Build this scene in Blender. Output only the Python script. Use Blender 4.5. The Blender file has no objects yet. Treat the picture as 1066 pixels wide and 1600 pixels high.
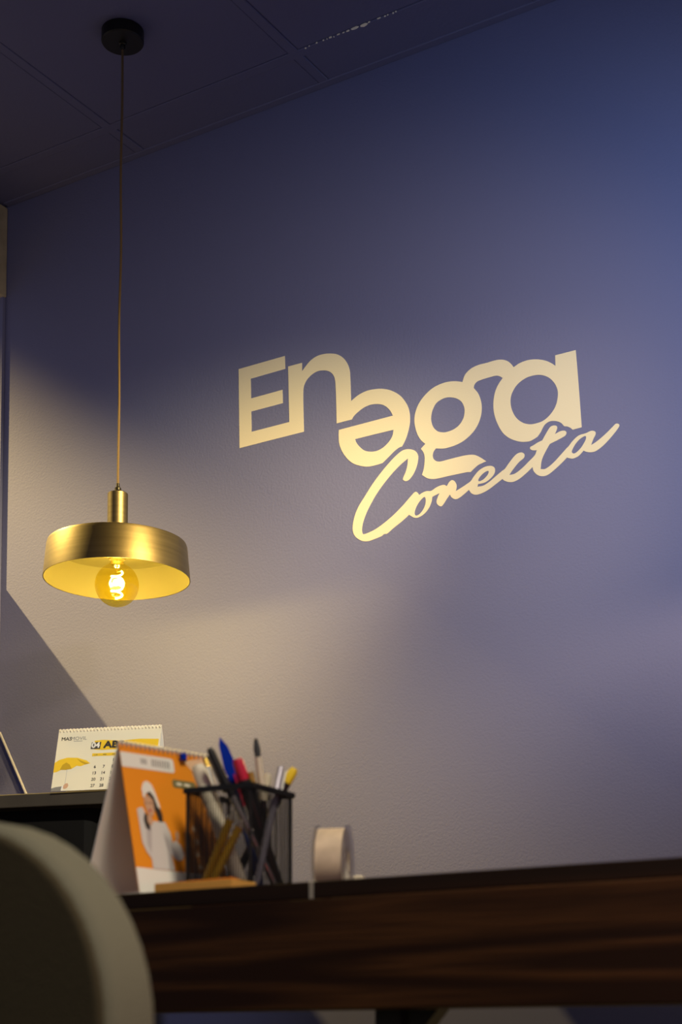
import bpy, bmesh, math, random
from mathutils import Vector, Matrix

S = bpy.context.scene
COL = S.collection
random.seed(7)
CEIL = 2.9775      # ceiling height
WALL = 3.17        # plane of the back wall
LEFT = -3.085      # plane of the left partition
DESK = 0.748       # desk top height
COUNTER = 1.10     # counter top height

# ------------------------------------------------------------------ camera
cam_d = bpy.data.cameras.new('camera')
cam = bpy.data.objects.new('camera', cam_d)
COL.objects.link(cam)
cam.location = (0, 0, 0.62)
cam.rotation_euler = (math.pi / 2 + math.atan(.075), 0, math.radians(32))
cam_d.sensor_width = 36
cam_d.lens = 36 * 2500 / 1600
cam_d.shift_y = 654 / 1600
cam_d.clip_start = .05
cam_d.dof.use_dof = True
cam_d.dof.focus_distance = 3.6
cam_d.dof.aperture_fstop = 10.5
S.camera = cam

# ------------------------------------------------------------------ world, lights, exposure
S.view_settings.view_transform = 'Standard'
S.view_settings.look = 'None'
S.view_settings.gamma = 1
S.view_settings.use_curve_mapping = False
S.view_settings.exposure = 0
world = bpy.data.worlds.new('world')
S.world = world
world.use_nodes = True
bg = world.node_tree.nodes['Background']
bg.inputs['Color'].default_value = (.88, .86, 1, 1)
bg.inputs['Strength'].default_value = .21


def lamp(name, kind, loc, energy, color, rot=(0, 0, 0), parent=None, **kw):
    d = bpy.data.lights.new(name, kind)
    d.energy = energy
    d.color = color
    for k, v in kw.items():
        setattr(d, k, v)
    o = bpy.data.objects.new(name, d)
    COL.objects.link(o)
    o.location = loc
    o.rotation_euler = rot
    if parent:
        o.parent = parent
    return o


# fill spots added out of frame to brighten the wall: cool and warm white on the lettering, amber along the wall by the pendant
def fill_spot(loc, aim, energy, color, cone):
    lamp('fill_spot', 'SPOT', loc, energy, color, (Vector(aim) - Vector(loc)).to_track_quat('-Z', 'Y').to_euler(),
         spot_size=math.radians(cone), spot_blend=1, shadow_soft_size=.05)


fill_spot((-.50, 1.90, 2.0), (-1.20, WALL, 2.00), 50, (.74, .92, 1), 82)
fill_spot((-.50, 1.90, 2.0), (-1.95, WALL, 1.80), 70, (1, .68, .24), 70)
fill_spot((-.20, 2.20, 2.5), (-2.70, WALL, 1.75), 350, (1, .80, .32), 28)
fill_spot((-.20, 2.20, 2.5), (-2.90, WALL, 1.50), 350, (1, .60, .14), 30)
fill_spot((-.20, 1.30, 2.9), (-1.72, WALL, 1.66), 130, (1, .76, .36), 27)
# one more added fill spot, unseen, brightening the calendar on the tall counter
fill_spot((.30, .20, 2.6), (-1.95, 2.20, 1.15), 380, (1, .92, .74), 20)
# the next pendant of the row, out of frame on the right: its shade sends the light downwards
lamp('next_pendant', 'SPOT', (-.70, 2.738, 1.665), 17, (1, .69, .30), spot_size=math.radians(172), spot_blend=.25, shadow_soft_size=.04)
# amber lamp in the room beyond the left partition, shining through the opening onto the wall
lamp('neighbour_lamp', 'SPOT', (-5.2, 2.0, 4.33), 2550, (1, .68, .19), (0, 0, 0),
     spot_size=math.radians(109), spot_blend=.24, shadow_soft_size=.03)
# unseen area fill added over the front of the room, right of the camera
lamp('front_fill', 'AREA', (.75, .25, CEIL - .02), 60, (1, .88, .66),
     shape='RECTANGLE', size=1.2, size_y=.3, spread=math.radians(100))
# faint red fill added out of frame to redden the desk's right end
lamp('red_fill', 'AREA', (.15, .72, .70), .6, (1, .05, .02), (math.radians(90), 0, math.radians(55)), shape='RECTANGLE', size=.25, size_y=.1)


# ------------------------------------------------------------------ materials
def mat(name, color, rough=.6, metal=0, bump=0, bscale=200, spec=.5, emit=None, estr=0, vary=0, vscale=5, stretch=(1, 1, 1), alpha=1, trans=0):
    m = bpy.data.materials.new(name)
    m.use_nodes = True
    nt = m.node_tree
    b = nt.nodes['Principled BSDF']
    b.inputs['Base Color'].default_value = (*color, 1)
    b.inputs['Roughness'].default_value = rough
    b.inputs['Metallic'].default_value = metal
    b.inputs['Specular IOR Level'].default_value = spec
    if emit:
        b.inputs['Emission Color'].default_value = (*emit, 1)
        b.inputs['Emission Strength'].default_value = estr
    if bump or vary:
        tc = nt.nodes.new('ShaderNodeTexCoord')
        mp = nt.nodes.new('ShaderNodeMapping')
        mp.inputs['Scale'].default_value = stretch
        nt.links.new(tc.outputs['Object'], mp.inputs['Vector'])
    if bump:
        n = nt.nodes.new('ShaderNodeTexNoise')
        n.inputs['Scale'].default_value = bscale
        n.inputs['Detail'].default_value = 3
        bp = nt.nodes.new('ShaderNodeBump')
        bp.inputs['Strength'].default_value = bump
        bp.inputs['Distance'].default_value = .002
        nt.links.new(mp.outputs[0], n.inputs['Vector'])
        nt.links.new(n.outputs[0], bp.inputs['Height'])
        nt.links.new(bp.outputs[0], b.inputs['Normal'])
    if vary:
        n = nt.nodes.new('ShaderNodeTexNoise')
        n.inputs['Scale'].default_value = vscale
        n.inputs['Detail'].default_value = 4
        r = nt.nodes.new('ShaderNodeValToRGB')
        r.color_ramp.elements[0].position = .3
        r.color_ramp.elements[1].position = .7
        r.color_ramp.elements[0].color = (*[c * (1 - vary) for c in color], 1)
        r.color_ramp.elements[1].color = (*[min(1, c * (1 + vary)) for c in color], 1)
        nt.links.new(mp.outputs[0], n.inputs['Vector'])
        nt.links.new(n.outputs[0], r.inputs[0])
        nt.links.new(r.outputs[0], b.inputs['Base Color'])
    return m


def clear_mat(name, tint, gloss=.12, rough=.05, edge=.25):
    """thin clear glass or film: tinted see-through plus a reflection"""
    m = bpy.data.materials.new(name)
    m.use_nodes = True
    nt = m.node_tree
    nt.nodes.remove(nt.nodes['Principled BSDF'])
    out = nt.nodes['Material Output']
    t = nt.nodes.new('ShaderNodeBsdfTransparent')
    t.inputs[0].default_value = (*tint, 1)
    g = nt.nodes.new('ShaderNodeBsdfGlossy')
    g.inputs['Roughness'].default_value = rough
    lw = nt.nodes.new('ShaderNodeLayerWeight')
    lw.inputs[0].default_value = .35
    mx = nt.nodes.new('ShaderNodeMath')
    mx.operation = 'MULTIPLY_ADD'
    mx.inputs[1].default_value = edge
    mx.inputs[2].default_value = gloss * .3
    mix = nt.nodes.new('ShaderNodeMixShader')
    nt.links.new(lw.outputs['Facing'], mx.inputs[0])
    nt.links.new(mx.outputs[0], mix.inputs[0])
    nt.links.new(t.outputs[0], mix.inputs[1])
    nt.links.new(g.outputs[0], mix.inputs[2])
    nt.links.new(mix.outputs[0], out.inputs[0])
    return m


def wood_mat(name, dark, light, axis=0):
    m = bpy.data.materials.new(name)
    m.use_nodes = True
    nt = m.node_tree
    b = nt.nodes['Principled BSDF']
    b.inputs['Roughness'].default_value = .5
    b.inputs['Specular IOR Level'].default_value = .14
    tc = nt.nodes.new('ShaderNodeTexCoord')
    mp = nt.nodes.new('ShaderNodeMapping')
    sc = [22, 22, 22]
    sc[axis] = 1.1
    mp.inputs['Scale'].default_value = sc
    n = nt.nodes.new('ShaderNodeTexNoise')
    n.inputs['Scale'].default_value = 1.0
    n.inputs['Detail'].default_value = 1.5
    w = nt.nodes.new('ShaderNodeMath')
    w.operation = 'MULTIPLY'
    w.inputs[1].default_value = 11
    fr = nt.nodes.new('ShaderNodeMath')
    fr.operation = 'PINGPONG'
    fr.inputs[1].default_value = 1
    mp2 = nt.nodes.new('ShaderNodeMapping')
    sc2 = [600, 600, 600]
    sc2[axis] = 14
    mp2.inputs['Scale'].default_value = sc2
    n2 = nt.nodes.new('ShaderNodeTexNoise')
    n2.inputs['Scale'].default_value = 1
    n2.inputs['Detail'].default_value = 3
    mul = nt.nodes.new('ShaderNodeMath')
    mul.operation = 'MULTIPLY'
    r = nt.nodes.new('ShaderNodeValToRGB')
    r.color_ramp.elements[0].position = .12
    r.color_ramp.elements[1].position = .6
    r.color_ramp.elements[0].color = (*dark, 1)
    r.color_ramp.elements[1].color = (*light, 1)
    L = nt.links.new
    L(tc.outputs['Object'], mp.inputs[0]); L(tc.outputs['Object'], mp2.inputs[0])
    L(mp.outputs[0], n.inputs['Vector']); L(mp2.outputs[0], n2.inputs['Vector'])
    L(n.outputs[0], w.inputs[0]); L(w.outputs[0], fr.inputs[0])
    L(fr.outputs[0], mul.inputs[0]); L(n2.outputs[0], mul.inputs[1])
    L(mul.outputs[0], r.inputs[0]); L(r.outputs[0], b.inputs['Base Color'])
    bp = nt.nodes.new('ShaderNodeBump')
    bp.inputs['Strength'].default_value = .25
    bp.inputs['Distance'].default_value = .001
    L(mul.outputs[0], bp.inputs['Height']); L(bp.outputs[0], b.inputs['Normal'])
    return m


M = {
    'wall': mat('wall_paint', (.130, .145, .340), .75, bump=.35, bscale=170, spec=.25),
    'ceil': mat('ceiling_paint', (.125, .135, .30), .8, bump=.3, bscale=120, spec=.2),
    'floor': mat('floor_vinyl', (.12, .11, .11), .5, vary=.2, vscale=6),
    'beige_metal': mat('beige_metal', (.42, .38, .31), .45, .3, vary=.25, vscale=14),
    'sign': mat('cream_vinyl', (.65, .61, .56), .6, bump=.1, bscale=300),
    'chip': mat('bare_plaster', (.92, .91, .88), .9),
    'black': mat('black_metal', (.006, .0055, .0055), .4, .0, spec=.4),
    'cord': mat('braided_cord', (.13, .085, .04), .6, bump=.4, bscale=900),
    'brass': mat('aged_brass', (.18, .152, .096), .42, 1, bump=.06, bscale=60, stretch=(1, 1, 30), vary=.12, vscale=5),
    'lining': mat('shade_lining', (.128, .119, .066), .6),
    'glass': clear_mat('amber_glass', (.96, .88, .30)),
    'filament': mat('filament', (1, .8, .4), .5, emit=(1, .78, .38), estr=60),
    'gold_cap': mat('gold_cap', (.7, .5, .2), .3, 1),
    'counter_top': mat('counter_laminate', (.042, .033, .022), .5, vary=.15, vscale=20),
    'counter_front': mat('counter_front', (.004, .0035, .003), .7, spec=.15),
    'wood': wood_mat('dark_wood', (.012, .0045, .002), (.044, .018, .006)),
    'wood_top': wood_mat('dark_wood_top', (.010, .005, .003), (.018, .008, .004)),
    'fabric': mat('grey_olive_fabric', (.095, .09, .068), .9, bump=.4, bscale=700, spec=.15),
    'paper': mat('white_paper', (.80, .77, .70), .7),
    'paper_grey': mat('grey_card', (.86, .84, .80), .8),
    'cream': mat('cream_paper', (.83, .76, .58), .7),
    'orange': mat('orange_print', (.88, .29, .004), .55),
    'deep_orange': mat('deep_orange_print', (.62, .20, .01), .55),
    'peach': mat('peach_print', (.85, .55, .33), .6),
    'yellow': mat('yellow_print', (.86, .56, .02), .55),
    'yellow_dark': mat('dark_yellow_print', (.55, .34, .01), .55),
    'ink': mat('black_ink', (.03, .026, .024), .6),
    'ink_grey': mat('grey_ink', (.22, .21, .20), .6),
    'box_ink': mat('dark_grey_ink', (.055, .048, .042), .6),
    'ink_pale': mat('pale_grey_ink', (.50, .48, .45), .6),
    'olive': mat('olive_print', (.20, .17, .06), .6),
    'skin': mat('skin_print', (.62, .36, .22), .6),
    'hair': mat('hair_print', (.035, .022, .016), .6),
    'sweater': mat('sweater_print', (.66, .62, .60), .7),
    'sweater_shade': mat('sweater_fold_print', (.50, .45, .45), .7),
    'white_print': mat('white_print', (.85, .82, .76), .6),
    'wire': mat('wire_white', (.78, .74, .64), .4),
    'blue': mat('blue_plastic', (.0, .022, .34), .4, spec=.1),
    'blue_dark': mat('dark_blue_plastic', (.02, .05, .25), .4),
    'crimson': mat('crimson_plastic', (.50, .010, .045), .35),
    'black_plastic': mat('black_plastic', (.012, .011, .011), .35),
    'silver': mat('silver_metal', (.50, .49, .47), .3, .9),
    'violet_silver': mat('violet_silver_plastic', (.42, .40, .48), .35, .4),
    'bone': mat('bone_plastic', (.70, .63, .50), .5),
    'pencil_yellow': mat('pencil_yellow', (.90, .52, .012), .45),
    'gold': mat('gold_metal', (.80, .55, .12), .25, 1),
    'tip_yellow': mat('yellow_plastic', (.85, .60, .02), .4),
    'bristle': mat('dark_bristle', (.05, .055, .06), .9),
    'sticky': mat('tan_sticky_paper', (.78, .40, .07), .8, vary=.12, vscale=30),
    'sticky_side': mat('tan_sticky_edge', (.74, .38, .07), .8, bump=.6, bscale=900, stretch=(1, 1, 60)),
    'tape': mat('tape_roll_film', (.66, .53, .40), .28, vary=.12, vscale=80),
    'tape_core': mat('tape_core_card', (.66, .60, .50), .6),
    'clear': clear_mat('clear_plastic', (.90, .90, .92), .2, .3, .3),
    'film': mat('tape_film', (.50, .47, .42), .25),
    'fabric_dark': mat('brown_olive_fabric', (.030, .024, .014), .9, bump=.4, bscale=700, spec=.1),
    'wall_shade': mat('wall_shade_navy', (.030, .038, .13), .7),  # shade on the lower wall, put into colour
    'strip': mat('pale_strip', (.36, .37, .50), .8),
}


# ------------------------------------------------------------------ mesh helpers
def obj(name, me, m=None, parent=None, smooth=False):
    if isinstance(me, bmesh.types.BMesh):
        bm = me
        me = bpy.data.meshes.new(name)
        bm.normal_update()
        bm.to_mesh(me)
        bm.free()
    if m is not None:
        for x in (m if isinstance(m, list) else [m]):
            me.materials.append(x)
    if smooth:
        me.polygons.foreach_set('use_smooth', [True] * len(me.polygons))
        if smooth != 'all':
            me.set_sharp_from_angle(angle=math.radians(35))
    o = bpy.data.objects.new(name, me)
    COL.objects.link(o)
    if parent is not None:
        o.parent = parent
    return o


def tag(o, label=None, cat=None, group=None, kind=None):
    if label: o['label'] = label
    if cat: o['category'] = cat
    if group: o['group'] = group
    if kind: o['kind'] = kind
    return o


def thing(name, label, cat, loc=(0, 0, 0), rz=0, group=None):
    o = bpy.data.objects.new(name, None)
    o.empty_display_size = .05
    COL.objects.link(o)
    o.location = loc
    o.rotation_euler = (0, 0, rz)
    return tag(o, label, cat, group)


def add_box(bm, lo, hi, mi=0):
    x0, y0, z0 = lo; x1, y1, z1 = hi
    v = [bm.verts.new(p) for p in ((x0, y0, z0), (x1, y0, z0), (x1, y1, z0), (x0, y1, z0), (x0, y0, z1), (x1, y0, z1), (x1, y1, z1), (x0, y1, z1))]
    for f in ((3, 2, 1, 0), (4, 5, 6, 7), (0, 1, 5, 4), (1, 2, 6, 5), (2, 3, 7, 6), (3, 0, 4, 7)):
        bm.faces.new([v[i] for i in f]).material_index = mi
    return v


def box(lo, hi, bevel=0, seg=2):
    bm = bmesh.new()
    add_box(bm, lo, hi)
    if bevel:
        bmesh.ops.bevel(bm, geom=list(bm.edges), offset=bevel, segments=seg, profile=.5, affect='EDGES')
    return bm


def lathe(profile, n=48, close=False):
    """profile: (radius, z) from one end to the other; radius 0 closes to a point"""
    bm = bmesh.new()
    rings = []
    for r, z in profile:
        if r < 1e-7:
            rings.append([bm.verts.new((0, 0, z))])
        else:
            rings.append([bm.verts.new((r * math.cos(2 * math.pi * i / n), r * math.sin(2 * math.pi * i / n), z)) for i in range(n)])
    if close: rings.append(rings[0])
    for a, b in zip(rings, rings[1:]):
        for i in range(n):
            j = (i + 1) % n
            if len(a) == 1 and len(b) == 1: continue
            if len(a) == 1: bm.faces.new((a[0], b[j], b[i]))
            elif len(b) == 1: bm.faces.new((a[i], a[j], b[0]))
            else: bm.faces.new((a[i], a[j], b[j], b[i]))
    bmesh.ops.recalc_face_normals(bm, faces=list(bm.faces))
    return bm


def tube(pts, r, n=10, closed=False, bm=None):
    own = bm or bmesh.new()
    pts = [Vector(p) for p in pts]
    N = len(pts)
    rings = []
    ref = None
    for i, p in enumerate(pts):
        a = pts[i - 1] if (i or closed) else p
        b = pts[(i + 1) % N] if (i < N - 1 or closed) else p
        t = (b - a).normalized()
        if ref is None:
            ref = t.orthogonal().normalized()
        ref = (ref - t * ref.dot(t)).normalized()
        s = t.cross(ref)
        rr = r[i] if isinstance(r, (list, tuple)) else r
        rings.append([own.verts.new(p + (ref * math.cos(2 * math.pi * k / n) + s * math.sin(2 * math.pi * k / n)) * rr) for k in range(n)])
    for i in range(N if closed else N - 1):
        a, b = rings[i], rings[(i + 1) % N]
        for k in range(n):
            own.faces.new((a[k], a[(k + 1) % n], b[(k + 1) % n], b[k]))
    if not closed:
        own.faces.new(rings[0][::-1]); own.faces.new(rings[-1])
    return own


def prism(pts, z0, z1, bevel=0):
    """upright prism over a plan outline (counter-clockwise)"""
    bm = bmesh.new()
    a = [bm.verts.new((x, y, z0)) for x, y in pts]
    b = [bm.verts.new((x, y, z1)) for x, y in pts]
    n = len(pts)
    bm.faces.new(a[::-1]); bm.faces.new(b)
    for i in range(n):
        j = (i + 1) % n
        bm.faces.new((a[i], a[j], b[j], b[i]))
    bmesh.ops.recalc_face_normals(bm, faces=list(bm.faces))
    if bevel:
        bmesh.ops.bevel(bm, geom=[e for e in bm.edges if abs(e.verts[0].co.z - e.verts[1].co.z) < 1e-6], offset=bevel, segments=2, profile=.5, affect='EDGES')
    return bm


def smooth_outline(P, steps=5):
    """closed outline through control points; a flag of 1 marks a sharp corner"""
    n = len(P)
    out = []
    for i in range(n):
        p1, p2 = P[i], P[(i + 1) % n]
        v1, v2 = Vector(p1[:2]), Vector(p2[:2])
        if p1[2] and p2[2]:
            out.append(v1); continue
        d = (v2 - v1)
        m1 = d if p1[2] else (v2 - Vector(P[i - 1][:2])) * .5
        m2 = d if p2[2] else (Vector(P[(i + 2) % n][:2]) - v1) * .5
        # keep tangents in step with the chord
        if m1.length: m1 = m1.normalized() * d.length
        if m2.length: m2 = m2.normalized() * d.length
        for k in range(steps):
            t = k / steps
            h = (2 * t**3 - 3 * t**2 + 1, t**3 - 2 * t**2 + t, -2 * t**3 + 3 * t**2, t**3 - t**2)
            out.append(v1 * h[0] + m1 * h[1] + v2 * h[2] + m2 * h[3])
    return out


def filled(outlines, extrude):
    """flat shape with holes, given some thickness, as a mesh in its own XY plane"""
    cu = bpy.data.curves.new('outline', 'CURVE')
    cu.dimensions = '2D'
    cu.fill_mode = 'BOTH'
    cu.extrude = extrude
    for L in outlines:
        sp = cu.splines.new('POLY')
        sp.points.add(len(L) - 1)
        for q, p in zip(sp.points, L):
            q.co = (p[0], p[1], 0, 1)
        sp.use_cyclic_u = True
    return curve_mesh(cu)


def curve_mesh(cu):
    o = bpy.data.objects.new('outline', cu)
    COL.objects.link(o)
    dg = bpy.context.evaluated_depsgraph_get()
    dg.update()
    me = bpy.data.meshes.new_from_object(o.evaluated_get(dg))
    bpy.data.objects.remove(o)
    bpy.data.curves.remove(cu)
    me.materials.clear()
    return me


def text_mesh(body, size, bold=0, extrude=.00005, align='LEFT', shear=0):
    cu = bpy.data.curves.new('text', 'FONT')
    K = 100          # glyphs are filled at a large size, then brought down
    cu.body = body
    cu.size = size * K
    cu.shear = shear
    cu.extrude = extrude * K
    cu.align_x = align
    me = curve_mesh(cu)
    me.transform(Matrix.Scale(1 / K, 4))
    if bold:         # heavier strokes: the glyphs joined with copies shifted around them
        bm = bmesh.new()
        for k in range(8):
            a = k * math.pi / 4
            me2 = me.copy()
            me2.transform(Matrix.Translation((bold * math.cos(a), bold * math.sin(a), k * 4e-7)))
            bm.from_mesh(me2)
            bpy.data.meshes.remove(me2)
        bm.to_mesh(me)
        bm.free()
    return me


def frame_matrix(o, x, y):
    x = Vector(x).normalized(); y = Vector(y).normalized()
    z = x.cross(y).normalized()
    m = Matrix((x, y, z)).transposed().to_4x4()
    m.translation = Vector(o)
    return m


SIGN = {
 'first': [
  [[-22836,23249,1],[-21439,23260,1],[-21423,22933,1],[-22464,22919,1],[-22450,22407,1],[-21507,22417,1],[-21493,22080,1],[-22444,22075,1],[-22430,21549,1],[-21300,21559,1],[-21338,22968,1],[-20929,22967,1],[-20928,22753,1],[-20816,22859,0],[-20670,22970,0],[-20482,23034,0],[-20274,23035,0],[-20088,23000,0],[-19923,22943,0],[-19760,22827,0],[-19637,22665,0],[-19566,22488,0],[-19546,22306,0],[-19536,22072,0],[-19523,21693,1],[-19318,21795,0],[-19078,21847,0],[-18819,21834,0],[-18626,21793,0],[-18392,21693,0],[-18160,21518,0],[-17992,21284,0],[-17919,21080,0],[-17905,20890,0],[-17931,20708,0],[-18016,20464,0],[-18121,20294,1],[-18206,20281,0],[-18333,20219,0],[-18481,20117,0],[-18652,20001,1],[-18823,19988,0],[-19038,19992,0],[-19211,20036,0],[-19450,20146,0],[-19625,20300,0],[-19779,20522,0],[-19856,20730,0],[-19872,20925,0],[-19863,21058,1],[-18368,21087,1],[-18436,21220,0],[-18542,21338,0],[-18649,21412,0],[-18799,21464,0],[-18992,21484,0],[-19166,21455,0],[-19340,21378,0],[-19449,21306,0],[-19504,21238,1],[-19929,21232,1],[-19940,21735,0],[-19954,22095,0],[-19981,22351,0],[-20047,22483,0],[-20150,22573,0],[-20294,22630,0],[-20481,22650,0],[-20648,22603,0],[-20795,22501,0],[-20874,22375,0],[-20895,22235,0],[-20890,21800,0],[-20872,21228,1],[-22796,21206,1]],
  [[-19412,20740,1],[-18348,20743,1],[-18384,20596,0],[-18480,20475,0],[-18630,20374,0],[-18801,20327,0],[-18973,20340,0],[-19145,20403,0],[-19297,20539,0],[-19384,20662,0]],
 ],
 'second': [
  [[-16522,21482,1],[-16458,21630,0],[-16328,21733,0],[-16134,21786,0],[-15893,21789,0],[-15670,21796,0],[-15512,21773,0],[-15370,21702,0],[-15277,21607,0],[-15224,21530,1],[-15073,21589,0],[-14855,21610,0],[-14639,21574,0],[-14425,21489,0],[-14274,21387,0],[-14202,21321,1],[-14205,21564,1],[-13713,21568,1],[-13649,20671,0],[-13594,19799,1],[-13809,19787,1],[-13853,19834,0],[-13928,19884,0],[-14011,19910,1],[-14077,19995,0],[-14167,20052,0],[-14288,20089,0],[-14379,20088,0],[-14465,20049,0],[-14518,19988,0],[-14580,19887,0],[-14657,19802,1],[-14827,19745,0],[-14966,19754,0],[-15121,19797,0],[-15339,19915,0],[-15510,20081,0],[-15650,20345,0],[-15724,20595,0],[-15735,20832,0],[-15692,21057,0],[-15611,21215,0],[-15499,21342,1],[-15578,21404,0],[-15673,21435,0],[-15864,21434,0],[-16040,21424,0],[-16153,21403,0],[-16217,21346,0],[-16235,21279,1],[-16124,21126,0],[-16056,20946,0],[-16033,20768,0],[-16059,20573,0],[-16150,20373,0],[-16290,20221,0],[-16491,20098,0],[-16693,20038,0],[-16936,20015,0],[-17058,20025,0],[-17221,20064,1],[-17283,20002,0],[-17308,19915,0],[-17284,19827,0],[-17202,19755,0],[-17100,19729,0],[-16897,19736,0],[-16493,19745,0],[-16313,19729,0],[-16194,19694,0],[-16056,19604,0],[-15928,19501,1],[-16037,19477,0],[-16136,19452,0],[-16236,19393,0],[-16326,19329,1],[-16416,19343,0],[-16616,19345,0],[-16899,19346,0],[-17143,19343,0],[-17307,19355,0],[-17450,19403,0],[-17590,19508,1],[-17542,19647,0],[-17519,19809,0],[-17520,19939,0],[-17551,20038,0],[-17617,20135,1],[-17498,20228,1],[-17612,20339,0],[-17715,20519,0],[-17772,20717,0],[-17786,20888,0],[-17754,21050,0],[-17670,21219,0],[-17524,21373,0],[-17317,21504,0],[-17091,21564,0],[-16866,21569,0],[-16684,21537,0]],
  [[-16828,21190,0],[-16666,21123,0],[-16545,21018,0],[-16476,20865,0],[-16473,20735,0],[-16508,20614,0],[-16609,20489,0],[-16751,20418,0],[-16913,20393,0],[-17035,20404,0],[-17178,20462,0],[-17290,20587,0],[-17341,20737,0],[-17341,20867,0],[-17299,21007,0],[-17206,21135,0],[-17052,21198,0],[-16929,21207,0]],
  [[-14582,21205,0],[-14399,21119,0],[-14248,20964,0],[-14159,20772,0],[-14155,20599,0],[-14208,20410,0],[-14332,20250,0],[-14501,20143,0],[-14685,20116,0],[-14839,20129,0],[-15009,20202,0],[-15178,20360,0],[-15286,20587,0],[-15309,20796,0],[-15260,20961,0],[-15140,21108,0],[-14952,21205,0],[-14766,21227,0]],
 ],
 'script': [
  [[-18099,19510,0],[-18031,19652,0],[-17982,19797,0],[-17962,19974,1],[-18127,19886,0],[-18322,19752,0],[-18557,19555,0],[-18814,19291,0],[-18972,19077,0],[-19092,18890,0],[-19182,18688,0],[-19218,18538,0],[-19212,18423,0],[-19176,18379,0],[-18993,18402,0],[-18795,18463,0],[-18559,18577,0],[-18325,18716,0],[-18091,18888,0],[-17898,19050,0],[-17801,19126,0],[-17753,19138,0],[-17706,19105,0],[-17668,19045,1],[-17571,19085,0],[-17469,19100,0],[-17355,19083,0],[-17216,19138,0],[-17091,19164,0],[-17003,19158,0],[-16941,19117,1],[-16865,19211,0],[-16795,19231,0],[-16729,19180,0],[-16687,19076,0],[-16710,18956,1],[-16569,19008,0],[-16421,19069,0],[-16322,19118,0],[-16248,19204,0],[-16125,19314,0],[-16003,19368,0],[-15881,19382,0],[-15773,19356,0],[-15713,19289,0],[-15726,19180,0],[-15823,19082,0],[-15969,19016,0],[-16139,19011,1],[-16157,18952,1],[-16006,18952,0],[-15860,19006,0],[-15690,19107,0],[-15531,19199,0],[-15463,19233,0],[-15340,19365,0],[-15186,19504,0],[-15064,19530,0],[-14980,19476,0],[-14990,19394,0],[-15112,19319,0],[-15250,19191,0],[-15357,19071,1],[-15220,19073,0],[-15037,19164,0],[-14855,19296,0],[-14719,19401,0],[-14673,19504,1],[-14747,19514,0],[-14822,19551,0],[-14834,19601,0],[-14761,19629,0],[-14641,19674,0],[-14536,19700,1],[-14430,19855,0],[-14340,19962,0],[-14265,19979,0],[-14192,19953,0],[-14177,19899,0],[-14232,19777,1],[-14105,19814,0],[-14002,19807,0],[-13958,19756,0],[-13988,19693,0],[-14136,19640,0],[-14359,19580,1],[-14479,19403,0],[-14556,19251,0],[-14587,19055,1],[-14468,19038,0],[-14289,19128,0],[-14081,19295,0],[-13962,19396,0],[-13903,19439,0],[-13814,19532,0],[-13668,19626,0],[-13493,19645,0],[-13377,19670,0],[-13291,19644,0],[-13269,19584,0],[-13322,19485,0],[-13381,19351,1],[-13237,19412,0],[-13035,19535,0],[-12863,19663,0],[-12791,19708,0],[-12721,19668,0],[-12750,19598,0],[-12894,19451,0],[-13095,19287,0],[-13268,19199,0],[-13383,19195,0],[-13484,19224,0],[-13556,19266,1],[-13673,19171,0],[-13790,19139,0],[-13877,19156,0],[-13950,19190,1],[-14083,19087,0],[-14261,18969,0],[-14410,18892,0],[-14530,18882,0],[-14648,18927,0],[-14752,19037,0],[-14781,19141,1],[-14918,19042,0],[-15100,18937,0],[-15252,18895,0],[-15374,18913,0],[-15481,18968,0],[-15526,19013,1],[-15774,18882,0],[-15861,18840,0],[-16007,18790,0],[-16178,18773,0],[-16299,18823,0],[-16372,18921,1],[-16521,18831,0],[-16644,18775,0],[-16731,18773,0],[-16818,18830,0],[-16862,18906,1],[-16942,18820,0],[-17030,18712,0],[-17093,18671,0],[-17181,18728,0],[-17210,18802,0],[-17180,18898,0],[-17129,18990,1],[-17230,18964,0],[-17323,18936,1],[-17344,18826,0],[-17420,18682,0],[-17548,18569,0],[-17700,18517,0],[-17802,18535,0],[-17879,18583,0],[-17938,18628,1],[-18015,18574,0],[-18170,18482,0],[-18365,18379,0],[-18531,18282,0],[-18619,18282,0],[-18678,18249,0],[-18855,18214,0],[-19033,18189,0],[-19192,18216,0],[-19332,18296,0],[-19432,18401,0],[-19476,18531,0],[-19472,18670,0],[-19412,18887,0],[-19311,19078,0],[-19151,19276,0],[-18932,19540,0],[-18714,19759,0],[-18477,19965,0],[-18282,20107,0],[-18126,20188,0],[-17990,20200,0],[-17855,20164,0],[-17750,20095,0],[-17692,19980,0],[-17699,19861,0],[-17741,19715,0],[-17819,19576,0],[-17915,19474,0],[-17993,19441,0],[-18060,19459,0]],
  [[-17515,18967,0],[-17584,18951,0],[-17699,18847,0],[-17781,18702,0],[-17789,18612,0],[-17746,18570,0],[-17649,18598,0],[-17547,18705,0],[-17496,18843,0]],
  [[-13494,19568,0],[-13610,19558,0],[-13728,19472,0],[-13816,19352,0],[-13832,19286,0],[-13774,19246,0],[-13671,19295,0],[-13569,19398,0]],
  [[-15882,19271,0],[-16004,19235,0],[-16114,19145,0],[-16127,19080,0],[-16029,19084,0],[-15932,19143,0],[-15870,19220,0]],
 ],
}
# ------------------------------------------------------------------ the setting
def struct(name, bm, m, parent=None, smooth=False):
    o = obj(name, bm, m, parent, smooth)
    if parent is None: o['kind'] = 'structure'
    return o


struct('floor', box((-6, -2.2, -.1), (2.6, WALL, 0)), M['floor'])
struct('wall_back', box((-6, WALL, 0), (2.6, WALL + .12, 3.15)), M['wall'])
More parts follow.
